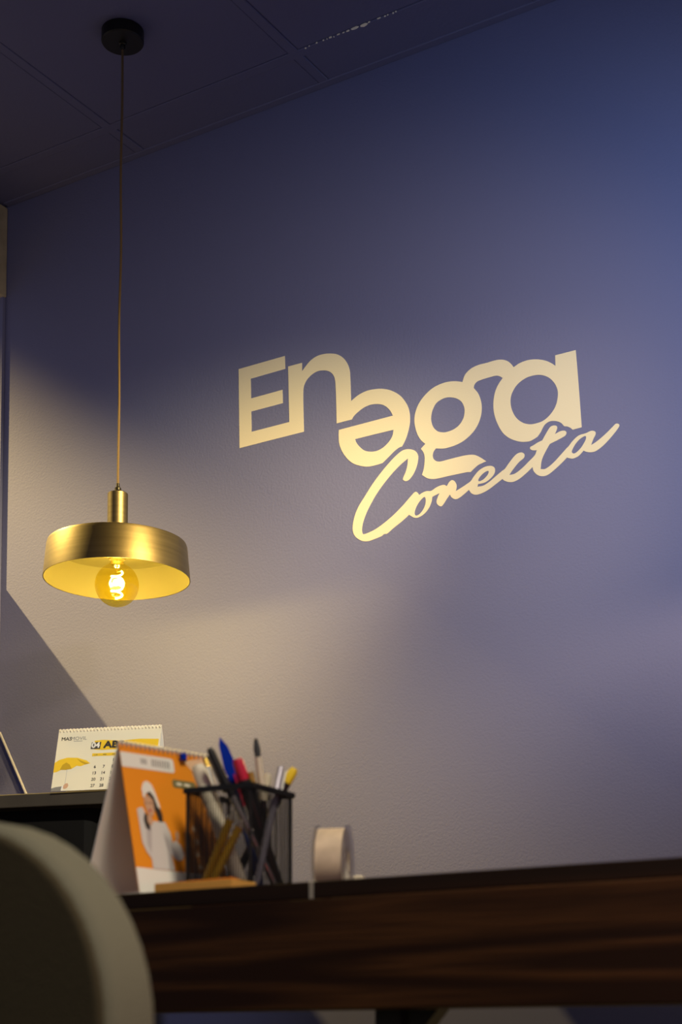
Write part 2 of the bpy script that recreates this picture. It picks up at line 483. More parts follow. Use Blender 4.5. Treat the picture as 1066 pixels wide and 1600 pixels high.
# left partition: sill-high wall, a narrow jamb against the back wall and a lintel over the opening
bm = bmesh.new()
SILL, LINTEL = 1.905, 2.715
add_box(bm, (LEFT - .04, -1.5, 0), (LEFT, WALL - .001, SILL))
add_box(bm, (LEFT - .04, WALL - .011, SILL), (LEFT, WALL - .001, LINTEL))
add_box(bm, (LEFT - .04, -1.5, SILL), (LEFT, 1.2, LINTEL))
struct('wall_left', bm, M['wall'])
struct('lower_wall_shade', box((LEFT, WALL - .012, 0), (2.6, WALL, .90), .002), M['wall_shade'])  # dark band added for the shade seen on the wall below the desk
struct('trim_1', box((LEFT - .045, -1.5, LINTEL), (LEFT + .004, WALL - .001, CEIL - .004), .003), M['beige_metal'])

ceiling = struct('ceiling', box((LEFT - .04, -2.2, CEIL + .02), (2.6, WALL, 3.15)), M['ceil'])
TX, TY, PITCH, BAR = -2.592, 3.026, .575, .026
xs = [TX + PITCH * k for k in range(-1, 6)]
ys = [TY - PITCH * k for k in range(0, 6)]
tile_me = {}


def ceiling_tile(x0, x1, y0, y1):
    key = (round(x1 - x0, 3), round(y1 - y0, 3))
    w, d = x1 - x0 - BAR, y1 - y0 - BAR
    if key not in tile_me:
        o = obj('ceiling_tile', box((-w / 2, -d / 2, 0), (w / 2, d / 2, .014), .0025, 1), M['ceil'], ceiling)
        tile_me[key] = o.data
    else:
        o = obj('ceiling_tile', tile_me[key], None, ceiling)
    o.location = ((x0 + x1) / 2, (y0 + y1) / 2, CEIL + .0022 + random.uniform(-.0015, .0015))
    o.rotation_euler = (random.uniform(-.003, .003), random.uniform(-.003, .003), 0)


for x0, x1 in zip(xs, xs[1:]):
    ceiling_tile(x0, x1, ys[0], WALL + .008)
    for y1, y0 in zip(ys, ys[1:]):
        ceiling_tile(x0, x1, y0, y1)
for x in xs:
    obj('grid_bar', box((x - BAR / 2, ys[-1] - .1, CEIL), (x + BAR / 2, WALL - .022, CEIL + .02), .0015, 1), M['ceil'], ceiling)
for y in ys:
    obj('grid_bar', box((LEFT + .005, y - BAR / 2, CEIL - .0004), (xs[-1] + .1, y + BAR / 2, CEIL + .0196), .0015, 1), M['ceil'], ceiling)
obj('edge_angle', box((LEFT + .005, WALL - .022, CEIL - .001), (xs[-1] + .1, WALL - .0005, CEIL + .019), .0015, 1), M['ceil'], ceiling)
bm = bmesh.new()      # flakes of paint gone along one grid bar
x = -1.985
while x < -1.72:
    l = random.uniform(.002, .012) if x < -1.86 or x > -1.82 else .022
    if x < -1.73:
        h = random.uniform(.0012, .0024) if l < .02 else .0045
        yy = TY - BAR / 2 + random.uniform(-.0015, .0015)
        k = 7
        a = [bm.verts.new((x + l / 2 + math.cos(6.283 * i / k) * l / 2 * random.uniform(.7, 1), yy + math.sin(6.283 * i / k) * h * random.uniform(.6, 1.2), CEIL - .0012)) for i in range(k)]
        b = [bm.verts.new((v.co.x, v.co.y, CEIL + .001)) for v in a]
        bm.faces.new(a[::-1])
        for i in range(k): bm.faces.new((a[i], a[(i + 1) % k], b[(i + 1) % k], b[i]))
    x += l + (random.uniform(.001, .008) if x > -1.93 else random.uniform(.006, .016))
    if -1.80 < x < -1.785: x = -1.785
o = obj('paint_chips', bm, M['chip'], ceiling)
tag(o, 'bare pale flakes where the dark paint is missing', kind='stuff')

# ------------------------------------------------------------------ the lettering on the wall
SIGN_Y = WALL - .0015
sign = thing('wall_sign', 'large cream cut-out lettering with a slanting script word on the blue wall', 'sign', (-1.82, WALL, 1.74))
for key, nm in (('first', 'letters'), ('second', 'letters'), ('script', 'script_word')):
    outs = [[p / 1e4 for p in smooth_outline(L)] for L in SIGN[key]]
    me = filled(outs, .0003)
    o = obj(nm, me, M['sign'], sign)
    o.matrix_parent_inverse = Matrix.Identity(4)
    o.location = (1.82, -.0004, -1.74)
    o.rotation_euler = (math.pi / 2, 0, 0)

# ------------------------------------------------------------------ pendant lamp
LX, LY, RIM = -2.308, 2.738, 1.681
pend = thing('pendant_lamp', 'aged brass disc pendant lamp with a lit amber globe bulb hanging over the counter', 'lamp', (LX, LY, CEIL))


def hang(name, bm, m, smooth=True, parent=pend, dz=0):
    o = obj(name, bm, m, parent, smooth)
    o.location = (0, 0, dz - (CEIL if parent is pend else 0))
    return o


hang('canopy', lathe([(0, CEIL), (.048, CEIL), (.049, CEIL - .001), (.049, CEIL - .026), (.047, CEIL - .0285), (.0, CEIL - .0285)]), M['black'])
hang('cord_grip', lathe([(.0, CEIL - .028), (.009, CEIL - .028), (.0085, CEIL - .032), (.006, CEIL - .034), (.006, CEIL - .042), (.0042, CEIL - .045), (0, CEIL - .045)], 20), M['black'])
pts = []
for i in range(41):
    t = i / 40
    z = CEIL - .04 + t * (RIM + .213 - CEIL + .04)
    wob = .0016 * math.sin(t * 17) * (1 - t) * t * 3
    pts.append((wob, wob * .6, z))
hang('cord', tube(pts, .0028, 10), M['cord'])
hang('strain_relief', lathe([(0, RIM + .222), (.0038, RIM + .222), (.0045, RIM + .214), (.0075, RIM + .211), (.0075, RIM + .206), (.010, RIM + .203), (.0115, RIM + .199), (0, RIM + .199)], 24), M['black'])
hang('socket_cover', lathe([(0, RIM + .199), (.0215, RIM + .199), (.0232, RIM + .1975), (.0232, RIM + .084), (0, RIM + .084)], 40), M['brass'])
R0, R1, HS = .1585, .1655, .079
hang('shade', lathe([(.02, RIM + HS + .004), (.10, RIM + HS + .004), (R0 - .008, RIM + HS + .0035), (R0 - .002, RIM + HS + .001), (R0, RIM + HS - .005), (R1, RIM), (R1 - .0015, RIM), (R0 - .0016, RIM + HS - .006), (R0 - .01, RIM + HS + .001), (.02, RIM + HS + .002)], 96, True), M['brass'])
hang('shade_lining', lathe([(R1 - .0018, RIM + .0004), (R0 - .002, RIM + HS - .007), (R0 - .012, RIM + HS - .001), (.022, RIM + HS - .0004)], 96), M['lining'])
hang('bulb_holder', lathe([(.0, RIM + .086), (.020, RIM + .086), (.020, RIM + .052), (.0175, RIM + .045), (0, RIM + .045)], 28), M['gold_cap'])
RB, ZB = .0495, RIM - .0125
prof = [(.0135, ZB + RB + .012), (.015, ZB + RB + .002)] + [(RB * math.sin(a), ZB + RB * math.cos(a)) for a in [math.radians(d) for d in range(26, 180, 7)]] + [(0, ZB - RB)]
bulb = hang('globe_bulb', lathe(prof, 48), M['glass'])
pts = []
for i in range(121):      # LED spiral
    t = i / 120
    a = t * 2 * math.pi * 3.4
    r = .0125
    pts.append((r * math.cos(a), r * math.sin(a), ZB + .030 - t * .058))
fil = hang('filament', tube(pts, .0018, 8), M['filament'], True, bulb)
fil.location = (0, 0, 0)
post = hang('filament_post', tube([(0, 0, ZB + RB + .01), (0, 0, ZB + .03), (.0125, 0, ZB + .030)], .0012, 6), M['gold'], True, bulb)
post.location = (0, 0, 0)
lamp('pendant_glow', 'POINT', (0, 0, ZB - .004 - CEIL), 7.0, (1, .70, .31), parent=pend, shadow_soft_size=.02)

# ------------------------------------------------------------------ counter at the left, with its calendar
a19 = math.radians(17)
cx, cy = -1.919, 2.2505
dx, dy = math.cos(a19), math.sin(a19)
front = []
for s in (-.90, -.75, -.5, -.3, -.16, -.05, .03):
    bulge = .008 * s * s * 4
    front.append((cx + dx * s - dy * bulge, cy + dy * s + dx * bulge))


def rounded_end(pts, depth, grow=0):
    """free end of the counter: a half round of the given depth"""
    ex, ey = pts[-1]
    mx, my = ex - dy * depth / 2, ey + dx * depth / 2
    r = depth / 2
    out = list(pts)
    for k in range(1, 13):
        an = a19 - math.pi / 2 + math.pi * k / 12
        out.append((mx + r * .45 * math.cos(an - a19) * dx - r * math.sin(an - a19) * dy, my + r * .45 * math.cos(an - a19) * dy + r * math.sin(an - a19) * dx))
    return out + [(pts[0][0] - dy * depth, pts[0][1] + dx * depth)]


plan = rounded_end(front, .34)
counter = thing('reception_counter', 'tall dark counter with a rounded grey top under the pendant lamp', 'counter', (cx, cy + .4, 0))


def rel(o, root):
    o.location = tuple(-c for c in root.location)
    return o


rel(obj('counter_top', prism(plan, COUNTER - .026, COUNTER, .002), M['counter_top'], counter), counter)
inset = rounded_end([(p[0] - .09 * dx - .04 * dy, p[1] - .09 * dy + .04 * dx) for p in front], .26)
rel(obj('counter_body', prism(inset, 0, COUNTER - .026), M['counter_front'], counter), counter)

st = tube([(-3.0755, WALL - .006, 1.485), (-2.2404, WALL - .006, .006)], .0038, 8)  # thin pale tube slanting across the wall
tag(obj('slanting_strip', st, M['strip'], None, True), 'thin pale strip slanting up into the corner behind the counter', 'strip')


class Sheet:
    """a calendar sheet: origin bottom left, x along it, y up it; print lies a hair above"""
    def __init__(s, root, name, o, x, y, w, h, m, thick=.0008):
        s.w, s.h = w, h
        bm = bmesh.new()
        add_box(bm, (0, 0, -thick), (w, h, 0))
        s.o = obj(name, bm, m, root)
        s.o.matrix_local = root.matrix_basis.inverted() @ frame_matrix(o, x, y)

    def poly(s, name, shapes, lift=.0002):
        """shapes: list of (material, outline in u, v) drawn in order as one printed part"""
        bm = bmesh.new()
        ms = []
        for i, (m, L) in enumerate(shapes):
            if m not in ms: ms.append(m)
            f = bm.faces.new([bm.verts.new((u * s.w, v * s.h, lift + i * .00001)) for u, v in L])
            f.normal_update()
            if f.normal.z < 0: f.normal_flip()
            f.material_index = ms.index(m)
        return obj(name, bm, [M[k] for k in ms], s.o)

    def text(s, name, body, u, v, size, m, bold=0, align='LEFT', lift=.0004, tex=1, shear=0):
        me = text_mesh(body, size, bold, .00004, align, shear)
        o = obj(name, me, M[m], s.o)
        o.location = (u * s.w, v * s.h, lift)
        o.scale = (tex, 1, 1)
        return o


def rings(root, sheet_o, w, y, n, r, m):
    bm = bmesh.new()
    for i in range(n):
        x = w * (i + .5) / n
        pts = [(x, y + r * .35 * math.cos(t) * 2, -.0012 + r * math.sin(t) * 1.2) for t in [k * math.pi / 5 for k in range(10)]]
        tube(pts, .0007, 5, True, bm)
    o = obj('spiral_binding', bm, m, sheet_o, True)
    return tag(o, kind='stuff')


def ell(cu, cv, ru, rv, n=16, a0=0, a1=360):
    return [(cu + ru * math.cos(math.radians(a0 + (a1 - a0) * k / n)), cv + rv * math.sin(math.radians(a0 + (a1 - a0) * k / n))) for k in range(n + (0 if a1 - a0 == 360 else 1))]


# white calendar on the counter
ang = math.radians(19)
X = Vector((math.cos(ang), math.sin(ang), 0)); NB = Vector((-math.sin(ang), math.cos(ang), 0))
P0 = Vector((-2.016, 2.207, COUNTER)) + NB * .004
UPV = NB * .036 + Vector((0, 0, .123))
W1, H1 = .2040, UPV.length
cal = thing('desk_calendar', 'white spiral desk calendar with a yellow umbrella standing on the tall counter', 'calendar', tuple(P0))
sh = Sheet(cal, 'page', P0, X, UPV, W1, H1, M['cream'])
T1 = P0 + UPV
bk = Sheet(cal, 'back_panel', T1 + X * W1 - NB * 0 + NB * .075 - UPV + NB * -.0 , -X, Vector((0, 0, .123)) + NB * -.039 + NB * 0, W1, (Vector((0, 0, .123)) - NB * .039).length, M['paper_grey'], .0012)
rings(cal, sh.o, W1, H1 - .003, 30, .0042, M['wire'])
sh.poly('binding_holes', [('ink_grey', ell((i + .5) / 30, .955, .006, .010, 6)) for i in range(30)])
sh.text('brand_lettering', 'MAS', .035, .815, .0098, 'ink', .00022, tex=1.12)
sh.text('brand_lettering', 'MOVIL', .127, .815, .0098, 'ink_grey', 0, tex=1.12)
sh.poly('brand_rule', [('ink_grey', [(.16, .792), (.245, .792), (.245, .800), (.16, .800)])])
sh.poly('brush_band', [('yellow', [(.365, .79), (.45, .80), (.62, .775), (.80, .79), (.985, .775), (.985, .655), (.80, .665), (.60, .64), (.45, .635), (.37, .65)])])
sh.poly('month_box', [('box_ink', [(.335, .655), (.428, .655), (.433, .765), (.340, .765)])], .0006)
sh.text('month_number', '04', .382, .677, .0155, 'white_print', .0006, 'CENTER', .0008, 1.05)
sh.text('month_name', 'ABR', .462, .668, .0190, 'ink', .0009, 'LEFT', .0008, 1.22)
sh.poly('weekday_bar', [('yellow', [(.358, .538), (.92, .538), (.92, .585), (.358, .585)])])
for i, d in enumerate(('LUN', 'MAR', 'MIE', 'JUE', 'VIE', 'SAB', 'DOM')):
    sh.text('weekday', d, .395 + .085 * i, .55, .0034, 'olive', .0001, 'CENTER')
for d in range(1, 31):
    c = (d + 1) % 7; r = (d + 1) // 7
    sh.text('date', str(d), .400 + .085 * c, .445 - .1 * r, .0083, 'ink', .0002, 'CENTER')
sh.poly('printed_umbrella', [
    ('yellow', [(0, .335), (.0, .455), (.04, .50), (.12, .535), (.22, .525), (.31, .475), (.35, .425), (.30, .41), (.26, .385), (.22, .395), (.17, .345), (.08, .345), (.03, .305), (0, .30)]),
    ('yellow_dark', [(.06, .34), (.08, .42), (.115, .455), (.15, .42), (.175, .352), (.12, .335)]),
    ('yellow_dark', [(.21, .515), (.27, .465), (.34, .425), (.30, .41), (.255, .45)]),
    ('ink_pale', [(.129, .345), (.133, .345), (.131, .10), (.127, .10)]),
    ('ink_grey', [(0, 0), (.098, 0), (.105, .075), (.04, .062), (0, .045)]),
    ('white_print', [(.095, .01), (.115, .01), (.122, .085), (.102, .085)]),
    ('skin', [(.115, .035), (.115, .08), (.13, .115), (.155, .12), (.165, .085), (.155, .045), (.135, .03)]),
])

# ------------------------------------------------------------------ dark wooden desk
DX0, DX1, DF = -1.36, .55, 1.012
desk = thing('desk', 'dark brown wooden desk with a deep apron in the foreground', 'desk', (-.35, DF + .3, 0))
rel(obj('desk_top', box((DX0, DF, DESK - .0135), (DX1, DF + .62, DESK), .0012, 2), M['wood_top'], desk), desk)
rel(obj('apron', box((DX0 + .002, DF - .004, .6505), (DX1 - .002, DF + .03, DESK - .0135), .0015, 2), M['wood'], desk), desk)


def leg_bm(x, y, sx):
    bm = bmesh.new()
    add_box(bm, (x, y, 0), (x + sx * .022, y + .03, .652)) if sx > 0 else add_box(bm, (x + sx * .022, y, 0), (x, y + .03, .652))
    # triangular gusset under the apron
    P = [(x + sx * .022, .652), (x + sx * .052, .652), (x + sx * .022, .618)]
    a = [bm.verts.new((px, y + .006, pz)) for px, pz in P]; b = [bm.verts.new((px, y + .024, pz)) for px, pz in P]
    bm.faces.new(a); bm.faces.new(b[::-1])
    for i in range(3): bm.faces.new((a[i], a[(i + 1) % 3], b[(i + 1) % 3], b[i]))
    bmesh.ops.recalc_face_normals(bm, faces=list(bm.faces))
    return bm


for x, y, sx in ((-.623, DF + .034, 1), (DX1 - .03, DF + .034, -1), (DX1 - .03, DF + .53, -1), (DX0 + .03, DF + .034, 1), (DX0 + .03, DF + .53, 1)):
    rel(obj('leg', leg_bm(x, y, sx), M['black'], desk), desk)

# strip of tape on the desk edge
bm = bmesh.new()
pr = [(DF + .016, DESK + .0006), (DF + .002, DESK + .0007), (DF - .0006, DESK - .0005), (DF - .0007, DESK - .0150)]
va = [bm.verts.new((-.6605, y, z)) for y, z in pr]; vb = [bm.verts.new((-.6565, y, z)) for y, z in pr]
for i in range(3): bm.faces.new((va[i], vb[i], vb[i + 1], va[i + 1]))
bmesh.ops.solidify(bm, geom=list(bm.faces), thickness=.0005)
tag(obj('tape_strip', bm, M['film']), 'short pale strip of tape folded over the front edge of the desk', 'tape')

# ------------------------------------------------------------------ orange calendar
tdir = Vector((.23, .973, 0)).normalized(); nf = Vector((.973, -.23, 0)).normalized()
AP = Vector((-.8645, 1.0295, .880))
WO, HO = .098, .132
q0 = AP + nf * .0315 - Vector((0, 0, HO))
ocal = thing('desk_calendar', 'orange spiral calendar showing a person in white beside the pen cup', 'calendar', (AP.x, AP.y, DESK))
osh = Sheet(ocal, 'page', q0, tdir, AP - q0, WO, (AP - q0).length, M['orange'])
q1 = AP - nf * .050 - Vector((0, 0, HO))
Sheet(ocal, 'back_panel', q1 + tdir * WO, -tdir, AP - q1, WO, (AP - q1).length, M['paper_grey'], .0014)
o = Sheet(ocal, 'base_flap', q1 + Vector((0, 0, .0012)), tdir, q0 - q1, WO, (q0 - q1).length, M['paper_grey'], .0010).o
rings(ocal, osh.o, WO, osh.h - .002, 20, .0036, M['wire'])
osh.poly('printed_bands', [
    ('deep_orange', [(.55, .17), (1, .17), (1, .62), (.8, .58), (.62, .40)]),
    ('white_print', [(0, 0), (1, 0), (1, .165), (0, .175)]),
    ('peach', [(.70, .93), (1, .99), (1, .78), (.86, .82)]),
    ('white_print', [(0, .93), (.56, .935), (.58, .92), (.58, .85), (.56, .838), (0, .832)]),
    ('olive', [(.55, .795), (.78, .795), (.80, .78), (.80, .755), (.78, .74), (.55, .74), (.535, .755), (.535, .78)]),
    ('cream', ell(.61, .767, .035, .010, 8)), ('cream', ell(.70, .767, .04, .010, 8)),
    ('ink_pale', [(.21, .868), (.28, .868), (.28, .905), (.21, .905)]),
] + [('ink_grey', [(.33 + i * .026, .862), (.33 + i * .026 + .012, .862), (.33 + i * .026 + .016, .91), (.33 + i * .026 + .004, .91)]) for i in range(8)]
  + [('peach', ell(.70 + .015 * (i % 2), .47 - i * .085, .028, .018, 10)) for i in range(4)]
  + [('cream', ell(.70 + .015 * (i % 2), .47 - i * .085, .012, .009, 8)) for i in range(4)])
osh.poly('printed_person', [
    ('hair', [(.2310, .70), (.2905, .71), (.3330, .62), (.3670, .54), (.3627, .48), (.3245, .475), (.2990, .55), (.2650, .60), (.2268, .62)]),
    ('sweater', [(.0950, .56), (.1545, .575), (.1800, .54), (.2225, .49), (.3160, .49), (.3840, .49), (.4265, .42), (.4350, .36), (.4860, .38), (.5285, .32), (.5200, .27), (.4775, .24), (.4265, .26), (.4010, .29), (.4180, .175), (.1800, .175), (.1800, .24), (.1375, .28), (.1035, .34)]),
    ('sweater_shade', [(.1673, .45), (.2310, .47), (.2013, .33), (.1842, .27), (.1545, .33)]),
    ('sweater_shade', [(.3500, .42), (.3840, .38), (.3967, .22), (.3840, .18), (.3585, .18), (.3670, .30)]),
    ('skin', [(.1885, .645), (.2395, .66), (.2820, .63), (.2863, .57), (.2650, .525), (.2310, .52), (.2013, .55), (.1842, .60)]),
    ('hair', [(.1715, .54), (.1970, .53), (.2140, .47), (.2055, .42), (.1630, .44), (.1503, .49)]),
    ('skin', [(.1970, .53), (.2395, .52), (.2522, .48), (.2225, .455), (.1928, .48)]),
    ('skin', [(.4775, .38), (.5072, .385), (.5200, .42), (.4945, .445), (.4775, .42)]),
    ('crimson', [(.2182, .562), (.2522, .565), (.2480, .552), (.2225, .55)]),
    ('hair', [(.2013, .607), (.2182, .61), (.2182, .604), (.2013, .60)]), ('hair', [(.2438, .612), (.2650, .614), (.2650, .607), (.2438, .605)]),
    ('white_print', [(.1800, .645), (.1758, .70), (.2013, .74), (.2438, .755), (.2905, .735), (.3202, .68), (.3500, .60), (.3500, .575), (.3245, .59), (.2990, .655), (.2650, .685), (.2225, .675), (.1928, .64)]),
    ('sweater', [(.4265, .30), (.4605, .37), (.5200, .35), (.5455, .29), (.5200, .25), (.4605, .245)]),
], .0006)
star = bmesh.new()
sp = [(.0045 * (1 if k % 2 == 0 else .55) * math.sin(k * math.pi / 5), .0045 * (1 if k % 2 == 0 else .55) * math.cos(k * math.pi / 5)) for k in range(10)]
sa = [star.verts.new((x, y, 0)) for x, y in sp]; sb = [star.verts.new((x, y, .003)) for x, y in sp]
star.faces.new(sa[::-1]); star.faces.new(sb)
for i in range(10): star.faces.new((sa[i], sa[(i + 1) % 10], sb[(i + 1) % 10], sb[i]))
so = obj('star_clip', star, M['blue'])
so.matrix_basis = frame_matrix(AP + tdir * .066 + (q0 - AP).normalized() * .006 + nf * .0022, tdir, AP - q0)
tag(so, 'small blue star-shaped clip on the top edge of the orange calendar', 'clip')

# ------------------------------------------------------------------ sticky note pad
pad = thing('sticky_note_pad', 'tan pad of sticky notes lying at the desk edge before the pen cup', 'notepad', (-.775, DF + .012, DESK), .01)
ST = .0075
obj('notes', box((-.0385, -.008, 0), (.0385, .026, ST - .0006), .0004, 1), M['sticky_side'], pad)
bm = bmesh.new()      # top sheet, its front edge curling up a little
cols = [(-.008, ST - .0005), (.004, ST), (.015, ST), (.026, ST)]
va = [bm.verts.new((-.0385, y, z)) for y, z in cols]; vb = [bm.verts.new((.0385, y, z + (.0012 if y < 0 else 0))) for y, z in cols]
for i in range(3): bm.faces.new((va[i], vb[i], vb[i + 1], va[i + 1]))
bmesh.ops.solidify(bm, geom=list(bm.faces), thickness=.0003)
obj('top_note', bm, M['sticky'], pad)

# ------------------------------------------------------------------ mesh pen cup
CN = Vector((-0.7431, 1.0506, DESK)); CU = Vector((-.99939, -.0349, 0)); CV = Vector((-.0349, .99939, 0)); CS, CH = .0626, .0875
cup = thing('pen_cup', 'black wire mesh pen cup full of pens on the desk', 'pen holder', tuple(CN))


def cw(u, v, z): return CU * (u * CS) + CV * (v * CS) + Vector((0, 0, z))


def side(p, q):
    bm = bmesh.new()
    n = 25
    for i in range(n + 1):
        u = p[0] + (q[0] - p[0]) * i / n; v = p[1] + (q[1] - p[1]) * i / n
        tube([cw(u, v, .002), cw(u, v, CH - .001)], .00032, 4, bm=bm)
    k = int(CH / (CS / n))
    for i in range(1, k):
        z = CH * i / k
        tube([cw(p[0], p[1], z), cw(q[0], q[1], z)], .00032, 4, bm=bm)
    return tag(obj('mesh_side', bm, M['black'], cup), kind='stuff')


cs = [(0, 0), (1, 0), (1, 1), (0, 1)]
for i in range(4): side(cs[i], cs[(i + 1) % 4])
for i in range(4):
    tube_b = tube([cw(*cs[i], .001), cw(*cs[i], CH)], .0011, 8)
    obj('corner_post', tube_b, M['black'], cup, True)
bm = bmesh.new()
ro = []
for (u, v) in cs:
    ro.append((u + (.04 if u else -.04), v + (.04 if v else -.04)))
for z, lst in ((CH - .004, ro), (CH + .001, ro)): pass
lo = [[bm.verts.new(cw(u, v, z)) for u, v in L] for z, L in ((CH - .003, ro), (CH + .0015, ro), (CH + .0015, [(a * .94 + .03, b * .94 + .03) for a, b in cs]), (CH - .003, [(a * .94 + .03, b * .94 + .03) for a, b in cs]))]
for r in range(4):
    A, B = lo[r], lo[(r + 1) % 4]
    for i in range(4): bm.faces.new((A[i], A[(i + 1) % 4], B[(i + 1) % 4], B[i]))
bmesh.ops.recalc_face_normals(bm, faces=list(bm.faces))
obj('rim', bm, M['black'], cup)
bm = bmesh.new()
A = [bm.verts.new(cw(u, v, .0003)) for u, v in cs]; B = [bm.verts.new(cw(u, v, .0028)) for u, v in cs]
bm.faces.new(A[::-1]); bm.faces.new(B)
for i in range(4): bm.faces.new((A[i], A[(i + 1) % 4], B[(i + 1) % 4], B[i]))
bmesh.ops.recalc_face_normals(bm, faces=list(bm.faces))
obj('bottom', bm, M['black'], cup)


def pen(name, label, cat, top, bot, parts, extra=None):
    """parts: (name, material, [(distance from the bottom as a share of the length, radius)...])"""
    top, bot = Vector(top), Vector(bot)
    L = (top - bot).length
    z = (top - bot).normalized()
    x = Vector((.82, .57, 0)); x = (x - z * x.dot(z)).normalized()
    m = Matrix((x, z.cross(x), z)).transposed().to_4x4(); m.translation = bot
    t = thing(name, label, cat, group='pens in the mesh cup')
    t.matrix_basis = m
    for nm, mt, prof in parts:
        pr = [(0, prof[0][0] * L)] + [(r, s * L) for s, r in prof] + [(0, prof[-1][0] * L)]
        n = 6 if nm == 'hexagonal_shaft' else 20
        obj(nm, lathe(pr, n), M[mt], t, True)
    if extra: extra(t, L)
    return t


def clip(mt, x0, x1, w, off, side_=1):
    def f(t, L):
        bm = box((side_ * off - .0009, -w, x0 * L), (side_ * off + .0009, w, x1 * L), .0004, 1)
        obj('clip', bm, M[mt], t)
    return f


def blade_clip(t, L):      # broad pointed clip of the blue cap
    P = [(.0, .70), (.0065, .70), (.0065, .80), (.004, .93), (-.0005, 1.0), (-.003, .95), (-.004, .80), (-.003, .72)]
    bm = bmesh.new()
    a = [bm.verts.new((x, -.0052, s * L)) for x, s in P]; b = [bm.verts.new((x, -.0018, s * L)) for x, s in P]
    bm.faces.new(a); bm.faces.new(b[::-1])
    for i in range(len(P)): bm.faces.new((a[i], a[(i + 1) % len(P)], b[(i + 1) % len(P)], b[i]))
    bmesh.ops.recalc_face_normals(bm, faces=list(bm.faces))
    obj('clip', bm, M['blue'], t)


pen('ballpoint_pen', 'ballpoint pen with a bright blue pointed cap and clip', 'pen', (-.7939, 1.0781, .8830), (-.7597, 1.0923, .7535),
    [('barrel', 'blue_dark', [(0, .001), (.05, .0028), (.06, .0034), (.68, .0034)]), ('cap', 'blue', [(.66, .0040), (.80, .0040), (.93, .0030), (.985, .0014)])], blade_clip)
pen('ballpoint_pen', 'black-topped pen with a long silver barrel leaning across the cup', 'pen', (-.7855, 1.0515, .8693), (-.7475, 1.0955, .7535),
    [('barrel', 'silver', [(0, .0008), (.06, .0026), (.66, .0031)]), ('cap', 'black_plastic', [(.66, .0036), (.97, .0034), (1, .0022)])], clip('black_plastic', .70, .96, .0012, .0045, -1))
pen('marker_pen', 'thick bone-white marker at the left of the pen cup', 'marker', (-.8053, 1.0620, .8580), (-.7663, 1.0716, .7545),
    [('barrel', 'bone', [(0, .0055), (.04, .0062), (.70, .0062)]), ('cap', 'bone', [(.70, .0066), (.96, .0065), (1, .0050)])])
pen('marker_pen', 'thick black marker with a crimson end and clip', 'marker', (-.7702, 1.0696, .8618), (-.7523, 1.1055, .7545),
    [('barrel', 'black_plastic', [(0, .0040), (.04, .0053), (.84, .0053)]), ('end_plug', 'crimson', [(.84, .0050), (.97, .0048), (1, .0035)])], clip('crimson', .66, .90, .0022, .0062, -1))
pen('paintbrush', 'thin pale brush with a dark tip, tallest at the back of the cup', 'brush', (-.7604, 1.0824, .8799), (-.7591, 1.1082, .7530),
    [('handle', 'black_plastic', [(0, .0018), (.60, .0026)]), ('ferrule', 'bone', [(.60, .0030), (.88, .0027)]), ('bristles', 'bristle', [(.88, .0024), (.93, .0030), (1, .0015)])])
pen('highlighter', 'black pen with a bright yellow end at the right of the cup', 'pen', (-.7414, 1.1127, .8575), (-.7938, 1.0891, .7545),
    [('barrel', 'black_plastic', [(0, .0036), (.88, .0038)]), ('end_plug', 'tip_yellow', [(.88, .0040), (.97, .0040), (1, .0026)])])
pen('ballpoint_pen', 'silver-violet pen just left of the yellow-ended black pen', 'pen', (-.7507, 1.1056, .8575), (-.7497, 1.0688, .7535),
    [('barrel', 'violet_silver', [(0, .0008), (.07, .0028), (.80, .0034)]), ('cap', 'violet_silver', [(.80, .0038), (1, .0032)])], clip('silver', .80, .98, .0011, .0046))
for A, B, lab in (((-.7627, 1.0545, .8154), (-.7965, 1.0579, .7535), 'yellow pencil inside the cup, left one of the leaning pair'),
                  ((-.7604, 1.0637, .8089), (-.7865, 1.0548, .7535), 'yellow pencil inside the cup, right one of the leaning pair')):
    pen('pencil', lab, 'pencil', A, B, [('hexagonal_shaft', 'pencil_yellow', [(0, .0034), (.90, .0034)]), ('sharpened_tip', 'bone', [(.90, .0033), (1, .0006)])])
pen('pencil', 'dark pencil with a gold end beside the pale brush', 'pencil', (-.7614, 1.0765, .8508), (-.7523, 1.1011, .7535),
    [('hexagonal_shaft', 'black_plastic', [(0, .0022), (.88, .0027)]), ('ferrule', 'gold', [(.88, .0029), (1, .0028)])])
pen('ballpoint_pen', 'beige-capped pen at the back right of the cup', 'pen', (-.7646, 1.1070, .8544), (-.7847, 1.1060, .7535),
    [('barrel', 'black_plastic', [(0, .0008), (.06, .0028), (.72, .0032)]), ('cap', 'bone', [(.72, .0037), (.96, .0036), (1, .0026)])])
pen('ballpoint_pen', 'silver pen with a gold top behind the bone-white marker', 'pen', (-.8128, 1.0823, .8678), (-.7743, 1.0798, .7535),
    [('barrel', 'silver', [(0, .0008), (.06, .0026), (.93, .0031)]), ('push_button', 'gold', [(.93, .0024), (1, .0022)])], clip('silver', .76, .94, .0010, .0042, -1))

# ------------------------------------------------------------------ tape dispenser
ax = Vector((math.cos(math.radians(23)), math.sin(math.radians(23)), 0)).normalized()      # roll axle direction
TR, TW = .032, .0230
tc0 = Vector((-.7405, 1.1725, DESK + TR + .0035))
disp = thing('tape_dispenser', 'small clear dispenser holding a roll of clear tape on the desk', 'tape dispenser', (tc0.x, tc0.y, DESK), math.atan2(ax.y, ax.x))
ROT = (0, math.pi / 2, 0)


def roll(name, prof, m, n=48):
    o = obj(name, lathe(prof, n, True), m, disp, True)
    o.rotation_euler = ROT
    o.location = (0, 0, TR + .0035)
    return o


